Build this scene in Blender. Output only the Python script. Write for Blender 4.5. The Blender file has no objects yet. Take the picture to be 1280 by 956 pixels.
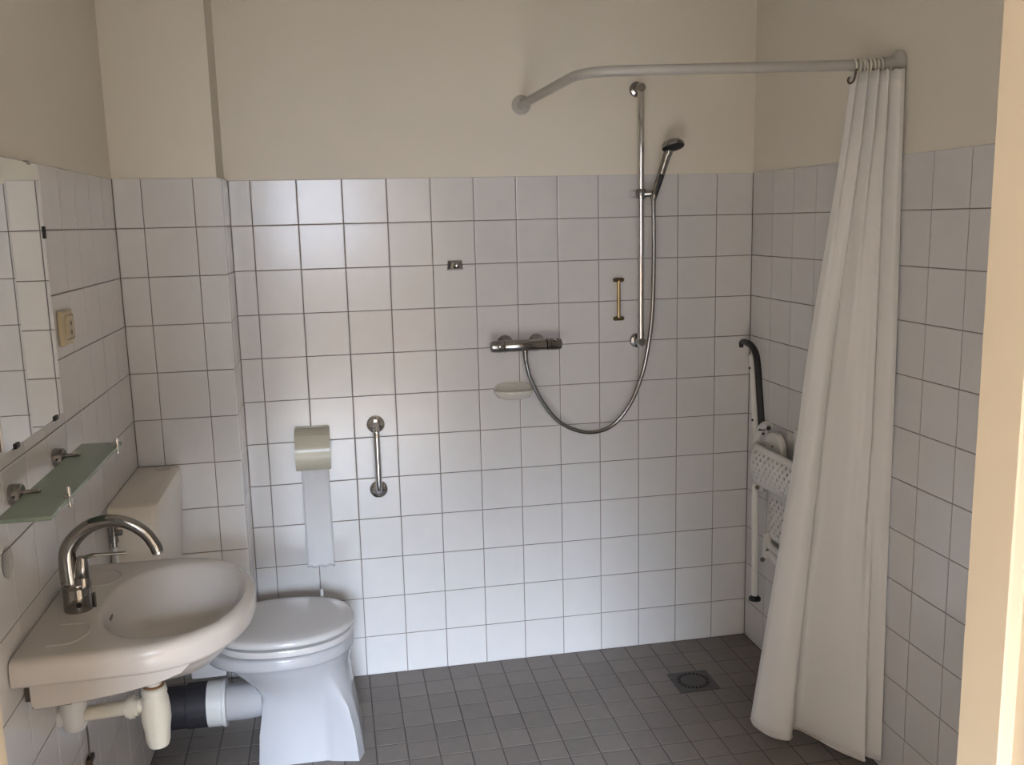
import bpy, bmesh, math, random
from mathutils import Vector, Matrix
random.seed(7)
PI = math.pi
S = bpy.context.scene
COL = S.collection

# ---------------------------------------------------------------- camera
FPX = 1173.58
CAM = Vector((0.24783, -3.29359, 1.64672))
RIGHT = Vector((0.98156, -0.18973, -0.02317))
FWD = Vector((0.18317, 0.96832, -0.16975))
UP = Vector((0.05464, 0.16237, 0.98522))
cd = bpy.data.cameras.new('camera')
cam = bpy.data.objects.new('camera', cd)
COL.objects.link(cam)
cd.sensor_fit = 'HORIZONTAL'
cd.sensor_width = 36.0
cd.lens = FPX / 1280.0 * 36.0
cd.clip_start = 0.02
mw = Matrix.Identity(4)
for i in range(3):
    mw[i][0], mw[i][1], mw[i][2], mw[i][3] = RIGHT[i], UP[i], -FWD[i], CAM[i]
cam.matrix_world = mw
S.camera = cam


def on(axis, val, u, v):
    """photo pixel -> point on the plane axis=val"""
    d = RIGHT * ((u - 640) / FPX) + FWD + UP * (-(v - 478) / FPX)
    return CAM + d * ((val - CAM[axis]) / d[axis])


# ---------------------------------------------------------------- world, light, exposure
w = bpy.data.worlds.new('world')
S.world = w
w.use_nodes = True
w.node_tree.nodes['Background'].inputs[0].default_value = (0.77, 0.845, 1.0, 1)
w.node_tree.nodes['Background'].inputs[1].default_value = 11.0
S.view_settings.view_transform = 'Standard'
S.view_settings.look = 'None'
S.view_settings.exposure = 0.30
S.view_settings.gamma = 1.0
S.view_settings.use_curve_mapping = False

HALL_Y = -6.3          # wall with the window in the room behind the camera
WX0, WX1, WZ0, WZ1 = -0.42, 0.68, 1.25, 2.45
ld = bpy.data.lights.new('window_daylight', 'AREA')
ld.shape = 'RECTANGLE'
ld.size = WX1 - WX0 - 0.1
ld.size_y = WZ1 - WZ0 - 0.1
ld.energy = 345
ld.color = (0.67, 0.808, 1.0)
ld.spread = math.radians(81)
lo = bpy.data.objects.new('window_daylight', ld)
COL.objects.link(lo)
lo.location = ((WX0 + WX1) / 2, HALL_Y + 0.06, (WZ0 + WZ1) / 2)
lo.rotation_euler = (math.radians(90 - 50), 0, 0)   # sky light falls in from above
pd = bpy.data.lights.new('window_portal', 'AREA')
pd.shape = 'RECTANGLE'
pd.size, pd.size_y = WX1 - WX0, WZ1 - WZ0
pd.cycles.is_portal = True
po = bpy.data.objects.new('window_portal', pd)
COL.objects.link(po)
po.location = ((WX0 + WX1) / 2, HALL_Y - 0.01, (WZ0 + WZ1) / 2)
po.rotation_euler = (math.radians(90), 0, 0)

# ---------------------------------------------------------------- materials
MAT = {}


def mat(name, col, rough=0.5, metal=0.0, spec=0.5, noise=None, bump=None, vary=0.0, coat=0.0, trans=0.0, ior=1.45):
    """noise=(scale, other colour, amount)  bump=(scale, strength)"""
    m = bpy.data.materials.new(name)
    m.use_nodes = True
    nt = m.node_tree
    b = nt.nodes['Principled BSDF']
    b.inputs['Base Color'].default_value = (*col, 1)
    b.inputs['Roughness'].default_value = rough
    b.inputs['Metallic'].default_value = metal
    b.inputs['Specular IOR Level'].default_value = spec
    b.inputs['IOR'].default_value = ior
    b.inputs['Coat Weight'].default_value = coat
    b.inputs['Transmission Weight'].default_value = trans
    tc = nt.nodes.new('ShaderNodeTexCoord')
    src = tc.outputs['Object']
    out = None
    if vary:
        oi = nt.nodes.new('ShaderNodeObjectInfo')
        add = nt.nodes.new('ShaderNodeVectorMath')
        add.operation = 'ADD'
        mul = nt.nodes.new('ShaderNodeMath')
        mul.operation = 'MULTIPLY'
        mul.inputs[1].default_value = 37.0
        nt.links.new(oi.outputs['Random'], mul.inputs[0])
        nt.links.new(src, add.inputs[0])
        nt.links.new(mul.outputs[0], add.inputs[1])
        src = add.outputs[0]
    if noise:
        n = nt.nodes.new('ShaderNodeTexNoise')
        n.inputs['Scale'].default_value = noise[0]
        n.inputs['Detail'].default_value = 5
        nt.links.new(src, n.inputs['Vector'])
        ramp = nt.nodes.new('ShaderNodeValToRGB')
        ramp.color_ramp.elements[0].position = 0.5 - 0.22
        ramp.color_ramp.elements[1].position = 0.5 + 0.22
        a, c = noise[1], col
        k = noise[2]
        ramp.color_ramp.elements[0].color = (*[c[i] * (1 - k) + a[i] * k for i in range(3)], 1)
        ramp.color_ramp.elements[1].color = (*c, 1)
        nt.links.new(n.outputs['Fac'], ramp.inputs[0])
        out = ramp.outputs[0]
    if vary:
        hs = nt.nodes.new('ShaderNodeHueSaturation')
        mr = nt.nodes.new('ShaderNodeMapRange')
        mr.inputs[3].default_value = 1 - vary
        mr.inputs[4].default_value = 1 + vary
        nt.links.new(oi.outputs['Random'], mr.inputs[0])
        nt.links.new(mr.outputs[0], hs.inputs['Value'])
        if out:
            nt.links.new(out, hs.inputs['Color'])
        else:
            hs.inputs['Color'].default_value = (*col, 1)
        out = hs.outputs[0]
    if out:
        nt.links.new(out, b.inputs['Base Color'])
    if bump:
        n2 = nt.nodes.new('ShaderNodeTexNoise')
        n2.inputs['Scale'].default_value = bump[0]
        n2.inputs['Detail'].default_value = 4
        nt.links.new(src, n2.inputs['Vector'])
        bp = nt.nodes.new('ShaderNodeBump')
        bp.inputs['Strength'].default_value = bump[1]
        bp.inputs['Distance'].default_value = 0.004
        nt.links.new(n2.outputs['Fac'], bp.inputs['Height'])
        nt.links.new(bp.outputs[0], b.inputs['Normal'])
    MAT[name] = m
    return m


mat('plaster', (0.79, 0.725, 0.62), 0.9, spec=0.2, noise=(3, (0.77, 0.705, 0.605), 0.5), bump=(120, 0.06))
mat('tile', (0.70, 0.67, 0.65), 0.2, spec=0.9, noise=(16, (0.66, 0.635, 0.62), 0.6), bump=(22, 0.05), vary=0.012)
mat('ceiling_paint', (0.90, 0.86, 0.79), 0.9, spec=0.2, noise=(3, (0.88, 0.84, 0.77), 0.5))
mat('grout', (0.21, 0.17, 0.15), 0.9, spec=0.2, noise=(4.5, (0.30, 0.26, 0.235), 0.6))
mat('floor_tile', (0.205, 0.175, 0.155), 0.55, spec=0.4, noise=(30, (0.175, 0.15, 0.132), 0.7), bump=(60, 0.1), vary=0.08)
mat('floor_grout', (0.10, 0.083, 0.073), 0.9, spec=0.2, noise=(9, (0.13, 0.11, 0.10), 0.5))
mat('ceramic', (0.46, 0.45, 0.46), 0.10, spec=0.5, noise=(5, (0.46, 0.45, 0.46), 0.3))
mat('basin_ceramic', (0.60, 0.55, 0.505), 0.22, spec=0.5, noise=(6, (0.58, 0.53, 0.48), 0.4))
mat('seat_plastic', (0.58, 0.55, 0.535), 0.16, noise=(7, (0.56, 0.53, 0.51), 0.3))
mat('cistern_plastic', (0.72, 0.65, 0.55), 0.22, noise=(8, (0.69, 0.62, 0.52), 0.5))
mat('cream_plastic', (0.62, 0.585, 0.47), 0.22, noise=(9, (0.58, 0.54, 0.42), 0.4))
mat('soap_ceramic', (0.70, 0.67, 0.59), 0.2, noise=(12, (0.66, 0.63, 0.55), 0.4))
mat('yellow_plastic', (0.55, 0.46, 0.30), 0.4, noise=(20, (0.48, 0.40, 0.25), 0.5))
mat('pvc', (0.72, 0.68, 0.58), 0.35, noise=(14, (0.68, 0.61, 0.48), 0.5))
mat('white_pvc', (0.74, 0.73, 0.71), 0.35, noise=(10, (0.7, 0.69, 0.66), 0.5))
mat('dark_rubber', (0.028, 0.026, 0.032), 0.6, noise=(20, (0.04, 0.038, 0.045), 0.5), bump=(50, 0.1))
mat('chrome', (0.70, 0.69, 0.68), 0.09, metal=1.0, noise=(12, (0.70, 0.69, 0.68), 0.4))
mat('dull_chrome', (0.31, 0.30, 0.285), 0.15, metal=1.0, noise=(15, (0.35, 0.33, 0.31), 0.5))
mat('brass', (0.55, 0.42, 0.22), 0.28, metal=1.0, noise=(20, (0.35, 0.25, 0.12), 0.6))
mat('dark_brass', (0.20, 0.14, 0.07), 0.45, metal=0.8, noise=(40, (0.08, 0.06, 0.035), 0.7))
mat('rod_paint', (0.47, 0.44, 0.395), 0.45, noise=(18, (0.43, 0.40, 0.36), 0.5))
mat('curtain', (0.82, 0.78, 0.735), 0.75, spec=0.2, noise=(3, (0.79, 0.75, 0.705), 0.4), bump=(260, 0.05))
mat('curtain_stain', (0.66, 0.56, 0.42), 0.8, noise=(30, (0.7, 0.62, 0.5), 0.5))
mat('ring_wire', (0.78, 0.72, 0.62), 0.35, noise=(30, (0.68, 0.62, 0.52), 0.4))
mat('hook_dark', (0.16, 0.13, 0.10), 0.4, metal=0.6, noise=(30, (0.1, 0.08, 0.06), 0.5))
mat('white_coat', (0.74, 0.715, 0.665), 0.35, noise=(16, (0.70, 0.67, 0.62), 0.4))
mat('black_pad', (0.012, 0.011, 0.011), 0.5, noise=(40, (0.02, 0.018, 0.018), 0.5))
mat('drain_steel', (0.085, 0.075, 0.068), 0.5, metal=0.3, noise=(40, (0.06, 0.055, 0.05), 0.6))
mat('black_hole', (0.006, 0.006, 0.006), 0.9, noise=(40, (0.01, 0.01, 0.01), 0.5))
mat('frame_paint', (0.54, 0.455, 0.335), 0.45, noise=(5, (0.52, 0.435, 0.315), 0.4))
mat('hall_wall', (0.82, 0.715, 0.605), 0.9, noise=(3, (0.79, 0.685, 0.575), 0.4))
mat('hall_floor', (0.52, 0.42, 0.32), 0.5, noise=(6, (0.26, 0.18, 0.11), 0.6))
mat('paper', (0.74, 0.73, 0.735), 0.95, spec=0.1, noise=(30, (0.72, 0.71, 0.71), 0.4), bump=(200, 0.05))
mat('mirror_silver', (0.90, 0.92, 0.90), 0.01, metal=1.0, noise=(2, (0.88, 0.9, 0.88), 0.5))
mat('glass_green', (0.34, 0.42, 0.33), 0.25, spec=0.5, trans=0.3, noise=(10, (0.31, 0.39, 0.30), 0.5))
mat('clear_plastic', (0.92, 0.92, 0.92), 0.05, trans=1.0, ior=1.08, noise=(10, (0.9, 0.9, 0.9), 0.2))
mat('brown_box', (0.05, 0.035, 0.025), 0.6, noise=(30, (0.09, 0.06, 0.04), 0.5))
mat('rust', (0.35, 0.17, 0.07), 0.9, noise=(60, (0.2, 0.1, 0.05), 0.6))


# ---------------------------------------------------------------- helpers
def link(name, bm_or_me, m, loc=(0, 0, 0), smooth=True, sharp=35):
    if isinstance(bm_or_me, bmesh.types.BMesh):
        bm = bm_or_me
        bmesh.ops.recalc_face_normals(bm, faces=bm.faces)
        me = bpy.data.meshes.new(name)
        bm.to_mesh(me)
        bm.free()
    else:
        me = bm_or_me
    if isinstance(m, str):
        m = [m]
    if not me.materials:
        for x in m:
            me.materials.append(MAT[x])
    if smooth:
        for p in me.polygons:
            p.use_smooth = True
        me.set_sharp_from_angle(angle=math.radians(sharp))
    o = bpy.data.objects.new(name, me)
    o.location = loc
    COL.objects.link(o)
    return o


def thing(name, label, cat, loc, group=None):
    o = bpy.data.objects.new(name, None)
    o.empty_display_size = 0.05
    o.location = loc
    COL.objects.link(o)
    tag(o, label, cat, group)
    return o


def tag(o, label, cat, group=None):
    o['label'] = label
    o['category'] = cat
    if group:
        o['group'] = group
    return o


def root_of(o):
    while o.parent:
        o = o.parent
    return o


def part(name, bm, m, parent, smooth=True, sharp=35, label=None):
    """bm in world coordinates; becomes a child of parent"""
    bmesh.ops.translate(bm, verts=bm.verts, vec=-Vector(root_of(parent).location))
    o = link(name, bm, m, smooth=smooth, sharp=sharp)
    o.parent = parent
    if label:
        o['label'] = label
    return o


def single(name, bm, m, label, cat, loc, group=None, smooth=True, sharp=35):
    bmesh.ops.translate(bm, verts=bm.verts, vec=-Vector(loc))
    return tag(link(name, bm, m, loc, smooth, sharp), label, cat, group)


def struct(name, bm, m, smooth=False):
    o = link(name, bm, m, smooth=smooth)
    o['kind'] = 'structure'
    return o


def box(bm, x0, x1, y0, y1, z0, z1, bev=0.0, seg=2, mi=0):
    r = bmesh.ops.create_cube(bm, size=1)
    vs = r['verts']
    bmesh.ops.scale(bm, verts=vs, vec=(x1 - x0, y1 - y0, z1 - z0))
    bmesh.ops.translate(bm, verts=vs, vec=((x0 + x1) / 2, (y0 + y1) / 2, (z0 + z1) / 2))
    fs = list({f for v in vs for f in v.link_faces})
    for f in fs:
        f.material_index = mi
    if bev:
        es = list({e for v in vs for e in v.link_edges})
        bmesh.ops.bevel(bm, geom=es, offset=bev, segments=seg, profile=0.6, affect='EDGES')
    return bm


def B(*a, **k):
    return box(bmesh.new(), *a, **k)


def frame_of(d):
    d = d.normalized()
    a = Vector((0, 0, 1)) if abs(d.z) < 0.9 else Vector((1, 0, 0))
    x = d.cross(a).normalized()
    return x, d.cross(x).normalized()


def smooth_path(pts, n=8):
    P = [Vector(p) for p in pts]
    out = []
    for i in range(len(P) - 1):
        p0 = P[i - 1] if i else P[0] * 2 - P[1]
        p1, p2 = P[i], P[i + 1]
        p3 = P[i + 2] if i + 2 < len(P) else P[-1] * 2 - P[-2]
        for k in range(n):
            t = k / n
            out.append(0.5 * ((2 * p1) + (p2 - p0) * t + (2 * p0 - 5 * p1 + 4 * p2 - p3) * t * t + (3 * p1 - p0 - 3 * p2 + p3) * t ** 3))
    out.append(P[-1])
    return out


def tube(bm, pts, r, n=16, cap=True, flat=1.0):
    """r: number or list per point; parallel-transported frame"""
    P = [Vector(p) for p in pts]
    R = r if isinstance(r, (list, tuple)) else [r] * len(P)
    d0 = (P[1] - P[0]).normalized()
    x, y = frame_of(d0)
    rings = []
    for i, p in enumerate(P):
        d = (P[min(i + 1, len(P) - 1)] - P[max(i - 1, 0)]).normalized()
        x = (x - d * x.dot(d)).normalized()
        y = d.cross(x).normalized()
        rings.append([bm.verts.new(p + x * (R[i] * math.cos(2 * PI * k / n)) + y * (R[i] * flat * math.sin(2 * PI * k / n))) for k in range(n)])
    for a, b in zip(rings, rings[1:]):
        for k in range(n):
            bm.faces.new((a[k], a[(k + 1) % n], b[(k + 1) % n], b[k]))
    if cap:
        bm.faces.new(rings[0][::-1])
        bm.faces.new(rings[-1])
    return bm


def T(*a, **k):
    return tube(bmesh.new(), *a, **k)


def lathe(bm, base, axis, prof, n=24):
    """prof: list of (distance along axis, radius)"""
    base, axis = Vector(base), Vector(axis).normalized()
    x, y = frame_of(axis)
    rings = []
    for h, r in prof:
        r = max(r, 1e-4)
        rings.append([bm.verts.new(base + axis * h + x * (r * math.cos(2 * PI * k / n)) + y * (r * math.sin(2 * PI * k / n))) for k in range(n)])
    for a, b in zip(rings, rings[1:]):
        for k in range(n):
            bm.faces.new((a[k], a[(k + 1) % n], b[(k + 1) % n], b[k]))
    bm.faces.new(rings[0][::-1])
    bm.faces.new(rings[-1])
    return bm


def LA(*a, **k):
    return lathe(bmesh.new(), *a, **k)


def loft(bm, rings, cap0=True, cap1=True):
    R = [[bm.verts.new(p) for p in r] for r in rings]
    n = len(R[0])
    for a, b in zip(R, R[1:]):
        for k in range(n):
            bm.faces.new((a[k], a[(k + 1) % n], b[(k + 1) % n], b[k]))
    if cap0:
        bm.faces.new(R[0][::-1])
    if cap1:
        bm.faces.new(R[-1])
    return bm


# ---------------------------------------------------------------- the room shell
XL, XR = -0.388, 1.7906          # left and right walls
PX, PY = -0.07, -0.215           # edge and face of the pilaster in the left back corner
YF = -2.40                       # inner face of the wall with the doorway
TOP = 1.80                       # height of the wall tiling
CEIL = 2.62
T_ = 0.15
RC = 0.0018                      # depth of the wall joints


def wall_mesh(x0, x1, y0, y1, inset=0.0):
    bm = bmesh.new()
    box(bm, x0, x1, y0, y1, -0.02, TOP - 0.001, mi=0)
    box(bm, x0, x1, y0, y1, TOP - 0.001, CEIL, mi=1)
    return bm


wall_back = struct('wall_back', wall_mesh(XL - 0.1, XR + 0.1, RC, 0.12), ['grout', 'plaster'])
wall_right = struct('wall_right', wall_mesh(XR + RC, XR + 0.12, YF - 0.1, RC), ['grout', 'plaster'])
wall_left = struct('wall_left', wall_mesh(XL - 0.12, XL - RC, YF - 0.1, RC), ['grout', 'plaster'])
bm = bmesh.new()
box(bm, XL - RC, PX - RC, PY + RC, RC, -0.02, TOP - 0.001, mi=0)
box(bm, XL - RC, PX - 0.012, PY + RC + 0.001, RC, TOP - 0.001, CEIL, mi=1)
wall_pilaster = struct('wall_pilaster', bm, ['grout', 'plaster'])
floor = struct('floor', B(XL - 0.1, XR + 0.1, YF - 0.1, 0.1, -0.08, -0.0012), 'floor_grout')
ceiling = struct('ceiling', B(XL - 0.1, XR + 0.1, YF - 0.1, 0.1, CEIL, CEIL + 0.1), 'ceiling_paint')

# doorway wall, frame and the room behind the camera
DX0, DX1, DZ = -0.078, 0.936, 2.06
bm = bmesh.new()
box(bm, XL - 0.1, DX0 - 0.03, YF - 0.1, YF - 0.002, 0, CEIL)
box(bm, DX1 + 0.03, XR + 0.1, YF - 0.1, YF - 0.002, 0, CEIL)
box(bm, DX0 - 0.03, DX1 + 0.03, YF - 0.1, YF - 0.002, DZ + 0.03, CEIL)
struct('wall_front', bm, 'ceiling_paint')


def jamb(x, s):
    """stepped steel door frame profile, s=+1: right side"""
    pr = [(0, 0), (0, -0.064), (0.002, -0.066), (0.014, -0.066), (0.0155, -0.068), (0.0155, -0.108), (0.060, -0.108), (0.060, -0.1), (0.03, -0.1), (0.03, -0.001), (0.055, -0.001), (0.055, 0)]
    b = bmesh.new()
    loft(b, [[(x + s * a, YF + y, z) for a, y in pr] for z in (0, DZ)])
    return b


struct('trim_1', jamb(DX1, 1), 'frame_paint')
struct('trim_2', jamb(DX0, -1), 'frame_paint')
bm = bmesh.new()
box(bm, DX0 - 0.06, DX1 + 0.06, YF - 0.108, YF, DZ, DZ + 0.06)
struct('trim_3', bm, 'frame_paint')
HX0, HX1 = -0.95, 1.95
struct('floor_hall', B(HX0 - 0.1, HX1 + 0.1, HALL_Y - 0.1, YF - 0.1, -0.08, 0), 'hall_floor')
struct('ceiling_hall', B(HX0 - 0.1, HX1 + 0.1, HALL_Y - 0.1, YF - 0.1, CEIL, CEIL + 0.1), 'ceiling_paint')
struct('wall_hall_left', B(HX0 - 0.1, HX0, HALL_Y, YF - 0.1, 0, CEIL), 'hall_wall')
struct('wall_hall_right', B(HX1, HX1 + 0.1, HALL_Y, YF - 0.1, 0, CEIL), 'hall_wall')
bm = bmesh.new()
box(bm, HX0, XL - 0.1, YF - 0.12, YF - 0.1, 0, CEIL)
box(bm, XR + 0.1, HX1, YF - 0.12, YF - 0.1, 0, CEIL)
struct('wall_hall_front', bm, 'hall_wall')
bm = bmesh.new()
box(bm, HX0, WX0, HALL_Y - 0.1, HALL_Y, 0, CEIL)
box(bm, WX1, HX1, HALL_Y - 0.1, HALL_Y, 0, CEIL)
box(bm, WX0, WX1, HALL_Y - 0.1, HALL_Y, 0, WZ0)
box(bm, WX0, WX1, HALL_Y - 0.1, HALL_Y, WZ1, CEIL)
struct('wall_hall_back', bm, 'hall_wall')
bm = bmesh.new()
for a in ((WX0, WX0 + .05, WZ0, WZ1), (WX1 - .05, WX1, WZ0, WZ1), (WX0, WX1, WZ0, WZ0 + .05), (WX0, WX1, WZ1 - .05, WZ1)):
    box(bm, a[0], a[1], HALL_Y - 0.08, HALL_Y - 0.02, a[2], a[3])
struct('window_1', bm, 'frame_paint')

# ---------------------------------------------------------------- tiles
TILE_CACHE = {}


def tile_mesh(w, h, m, bev=0.0022, dep=0.0008, thick=0.006):
    key = (round(w, 4), round(h, 4), m)
    if key in TILE_CACHE:
        return TILE_CACHE[key]
    me = bpy.data.meshes.new('tile')
    a, b = w / 2, h / 2
    v, f = [], []
    for (i, y) in ((0, thick), (0, dep), (bev * 0.35, dep * 0.3), (bev, 0)):
        v += [(-a + i, y, -b + i), (a - i, y, -b + i), (a - i, y, b - i), (-a + i, y, b - i)]
    for r in range(3):
        for k in range(4):
            p, q = r * 4 + k, r * 4 + (k + 1) % 4
            f.append((p, q, q + 4, p + 4))
    f.append((12, 13, 14, 15))
    me.from_pydata(v, [], f)
    me.materials.append(MAT[m])
    TILE_CACHE[key] = me
    return me


J = 0.0027


def lay(parent, us, vs, place, m, rot, tilt=0.0012, skip=None, j=J):
    for u0, u1 in zip(us, us[1:]):
        for v0, v1 in zip(vs, vs[1:]):
            if skip and skip(u0, u1, v0, v1):
                continue
            wd, ht = abs(u1 - u0) - j, abs(v1 - v0) - j
            if wd < 0.004 or ht < 0.004:
                continue
            o = bpy.data.objects.new('tile', tile_mesh(wd, ht, m))
            COL.objects.link(o)
            o.parent = parent
            o.location = place((u0 + u1) / 2, (v0 + v1) / 2)
            o.rotation_euler = (Matrix.Rotation(rot[2], 3, 'Z') @ Matrix.Rotation(rot[0], 3, 'X') @ Matrix.Rotation(random.gauss(0, tilt), 3, 'X') @ Matrix.Rotation(random.gauss(0, tilt), 3, 'Z')).to_euler()


rows = [i * T_ for i in range(13)]
lay(wall_back, [PX] + [i * T_ for i in range(12)] + [XR], rows, lambda u, v: (u, 0, v), 'tile', (0, 0, 0))
lay(wall_right, [0] + [-0.162 - T_ * i for i in range(15)] + [YF], rows, lambda u, v: (XR, u, v), 'tile', (0, 0, -PI / 2))
lay(wall_left, [PY] + [-0.36 - T_ * i for i in range(14)] + [YF], rows, lambda u, v: (XL, u, v), 'tile', (0, 0, PI / 2))
lay(wall_pilaster, [XL, -0.306, -0.154, PX], rows, lambda u, v: (u, PY, v), 'tile', (0, 0, 0))
lay(wall_pilaster, [PY, -0.15, 0], rows, lambda u, v: (PX, u, v), 'tile', (0, 0, PI / 2))
FT = 0.0985
fx = [XL] + [0.0115 + FT * k for k in range(-4, 19)]
fx = [x for x in fx if x <= XR - 0.01] + [XR]
fx = sorted(set(fx))
fx = [x for i, x in enumerate(fx) if i == 0 or x - fx[i - 1] > 0.012]
DRX0, DRX1, DRY0, DRY1 = 1.371, 1.521, -0.396, -0.254
covered = lambda a, b, c, d: (a > -1 and min(a, b) >= XL and max(a, b) <= PX + 0.01 and min(c, d) > PY)
lay(floor, fx, [-FT * k for k in range(0, 12)], lambda u, v: (u, v, 0), 'floor_tile', (-PI / 2, 0, 0), 0.0025, covered, 0.0042)
bm = bmesh.new()
fy = [-FT * k for k in range(11, 25)] + [YF - 0.02]
for x0, x1 in zip(fx, fx[1:]):
    for y0, y1 in zip(fy, fy[1:]):
        box(bm, x0 + .002, x1 - .002, y1 + .002, y0 - .002, -0.006, 0)
o = link('floor_tile_field', bm, 'floor_tile', smooth=False)
o.parent = floor
o['kind'] = 'stuff'

# ---------------------------------------------------------------- toilet
TY = -0.41


def egg(xb, xf, hw, yc=TY, n=120, e=2.25, house=0.0, xk=0.167, z=0.0):
    xc = xb + (xf - xb) * 0.5
    poly = [(xb, -hw * .97), (xk - .006, -hw), (xk + .006, -hw - .008), (xf - .022, -hw - .026), (xf - .004, -hw * .85), (xf, 0), (xf - .004, hw * .85), (xf - .022, hw + .026), (xk + .006, hw + .008), (xk - .006, hw), (xb, hw * .97)]
    out = []
    for k in range(n):
        t = 2 * PI * (k + .5) / n
        c, s = math.cos(t), math.sin(t)
        px = xc + (xf - xb) / 2 * math.copysign(abs(c) ** (2 / e), c)
        py = hw * math.copysign(abs(s) ** (2 / e), s)
        if house:
            dx, dy = px - xc, py
            best = None
            for (ax, ay), (bx, by) in zip(poly, poly[1:] + poly[:1]):
                ax -= xc
                bx -= xc
                den = dx * (by - ay) - dy * (bx - ax)
                if abs(den) < 1e-9:
                    continue
                tt = (ax * (by - ay) - ay * (bx - ax)) / den
                uu = (ax * dy - ay * dx) / den
                if tt > 0 and -1e-6 <= uu <= 1 + 1e-6:
                    best = tt if best is None else min(best, tt)
            if best:
                px = px * (1 - house) + (xc + dx * best) * house
                py = py * (1 - house) + dy * best * house
        out.append((px, yc + py, z))
    return out


toilet = thing('toilet', 'white ceramic floor standing toilet with closed lid in front of cistern', 'toilet', (0.1, TY, 0))
sec = [(0.0, -.052, .275, .127, 1), (.05, -.048, .270, .122, 1), (.10, -.045, .264, .118, 1), (.175, -.038, .253, .113, .85), (.215, -.045, .246, .119, .5), (.25, -.075, .243, .130, .2),
       (.285, -.115, .239, .147, 0), (.315, -.15, .246, .162, 0), (.331, -.172, .2495, .1685, 0), (.333, -.175, .250, .170, 0), (.336, -.193, .255, .1765, 0), (.338, -.197, .257, .1785, 0), (.345, -.2, .258, .179, 0), (.366, -.2, .257, .1785, 0), (.371, -.198, .254, .176, 0), (.374, -.192, .248, .170, 0)]
bm = bmesh.new()
loft(bm, [egg(a, b, h, house=q, z=z) for z, a, b, h, q in sec])
bowl = part('bowl', bm, 'ceramic', toilet, sharp=50)
bm = bmesh.new()
loft(bm, [egg(-.172 + d, .258 - d, .178 - d, z=z) for z, d in ((.3755, .010), (.379, .002), (.390, .001), (.397, .004), (.3995, .014))])
part('seat', bm, 'seat_plastic', toilet, sharp=50)
bm = bmesh.new()
loft(bm, [egg(-.18 + d, .262 - d, .181 - d, z=z) for z, d in ((.407, .012), (.4085, .003), (.415, 0), (.424, .004), (.4285, .014), (.4315, .05), (.433, .11))])
part('lid', bm, 'seat_plastic', toilet, sharp=50)
for s in (-1, 1):
    part('hinge', LA((-.172, TY + s * .075, .374), (0, 0, 1), [(0, .014), (.045, .014), (.05, .01)], 16), 'seat_plastic', toilet)
part('lid_bumper', LA((.16, TY + .178, .417), (0, .5, 1), [(0, .006), (.02, .006), (.024, .003)], 12), 'seat_plastic', toilet)
bm = bmesh.new()   # outlet spigot and the flush inlet at the back of the bowl
tube(bm, smooth_path([(-.145, TY, .165), (-.08, TY, .165), (.0, TY, .175)]), .056, 28)
part('outlet_spigot', bm, 'ceramic', toilet)
bm = bmesh.new()
box(bm, -.235, -.13, TY - .085, TY + .06, .295, .342, .008)
part('inlet_horn', bm, 'ceramic', toilet)

drain_sleeve = thing('drain_sleeve', 'dark rubber drain sleeve with white collar between toilet and wall', 'pipe', (-.3, TY, .165))
part('sleeve', LA((-.386, TY, .168), (1, 0, 0), [(0, .07), (.03, .071), (.032, .066), (.12, .066), (.122, .069), (.182, .069)], 32), 'dark_rubber', drain_sleeve)
part('collar', LA((-.205, TY, .168), (1, 0, 0), [(0, .067), (.002, .0705), (.046, .0705), (.048, .074), (.058, .074), (.06, .058)], 32), 'white_pvc', drain_sleeve, label='white plastic collar')

cistern = thing('toilet_cistern', 'beige plastic toilet cistern mounted in the corner beside the pilaster', 'cistern', (-.32, -.45, .52))
bm = bmesh.new()
CY0, CY1 = -.668, -.224


def cring(z, d, tp):
    xf = -.258 - d - tp
    x0 = XL + .004
    pts = []
    r = .022
    for cx, cy, a0 in ((xf - r, CY0 + d + r, -PI / 2), (xf - r, CY1 - d - r, 0)):
        for k in range(7):
            a = a0 + PI / 2 * k / 6
            pts.append((cx + r * math.cos(a), cy + r * math.sin(a), z))
    pts += [(x0, CY1 - d, z), (x0, CY0 + d, z)]
    return pts


loft(bm, [cring(z, d, t) for z, d, t in ((.52, .02, .02), (.535, .006, .014), (.7, 0, .006), (.848, 0, 0))])
part('tank', bm, 'cistern_plastic', cistern, sharp=30)
bm = bmesh.new()
loft(bm, [cring(z, d, t) for z, d, t in ((.849, -.001, -.001), (.890, -.001, -.002), (.898, .001, -.001), (.902, .006, .003), (.903, .014, .006))])
part('tank_lid', bm, 'cistern_plastic', cistern, sharp=30)
part('flush_button', B(-.325, -.283, -.285, -.238, .902, .905, .001), 'rod_paint', cistern, label='grey push button')
part('flush_pipe', T(smooth_path([(-.325, -.42, .53), (-.325, -.42, .40), (-.31, -.418, .34), (-.27, -.414, .318), (-.237, TY, .318)]), .021, 20), 'dark_rubber', cistern)
valve = thing('stop_valve', 'small chrome stop valve with supply hose on near side of cistern', 'valve', (-.366, -.70, .85))
part('valve_body', LA((-.366, -.70, .80), (0, 0, 1), [(0, .007), (.012, .007), (.014, .011), (.034, .011), (.036, .0085), (.062, .0085), (.064, .004)], 18), 'dull_chrome', valve)
part('knob', LA((-.366, -.70, .842), (.9, -.45, .1), [(0, .005), (.014, .005), (.015, .009), (.024, .009), (.026, .004)], 16), 'dull_chrome', valve)
part('inlet', T([(-.366, -.70, .842), (-.366, -.664, .842)], .006, 12), 'dull_chrome', valve)
part('supply_hose', T(smooth_path([(-.366, -.70, .80), (-.362, -.703, .70), (-.368, -.70, .60), (-.378, -.70, .48), (-.386, -.70, .42)]), .0055, 12), 'white_pvc', valve)

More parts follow.
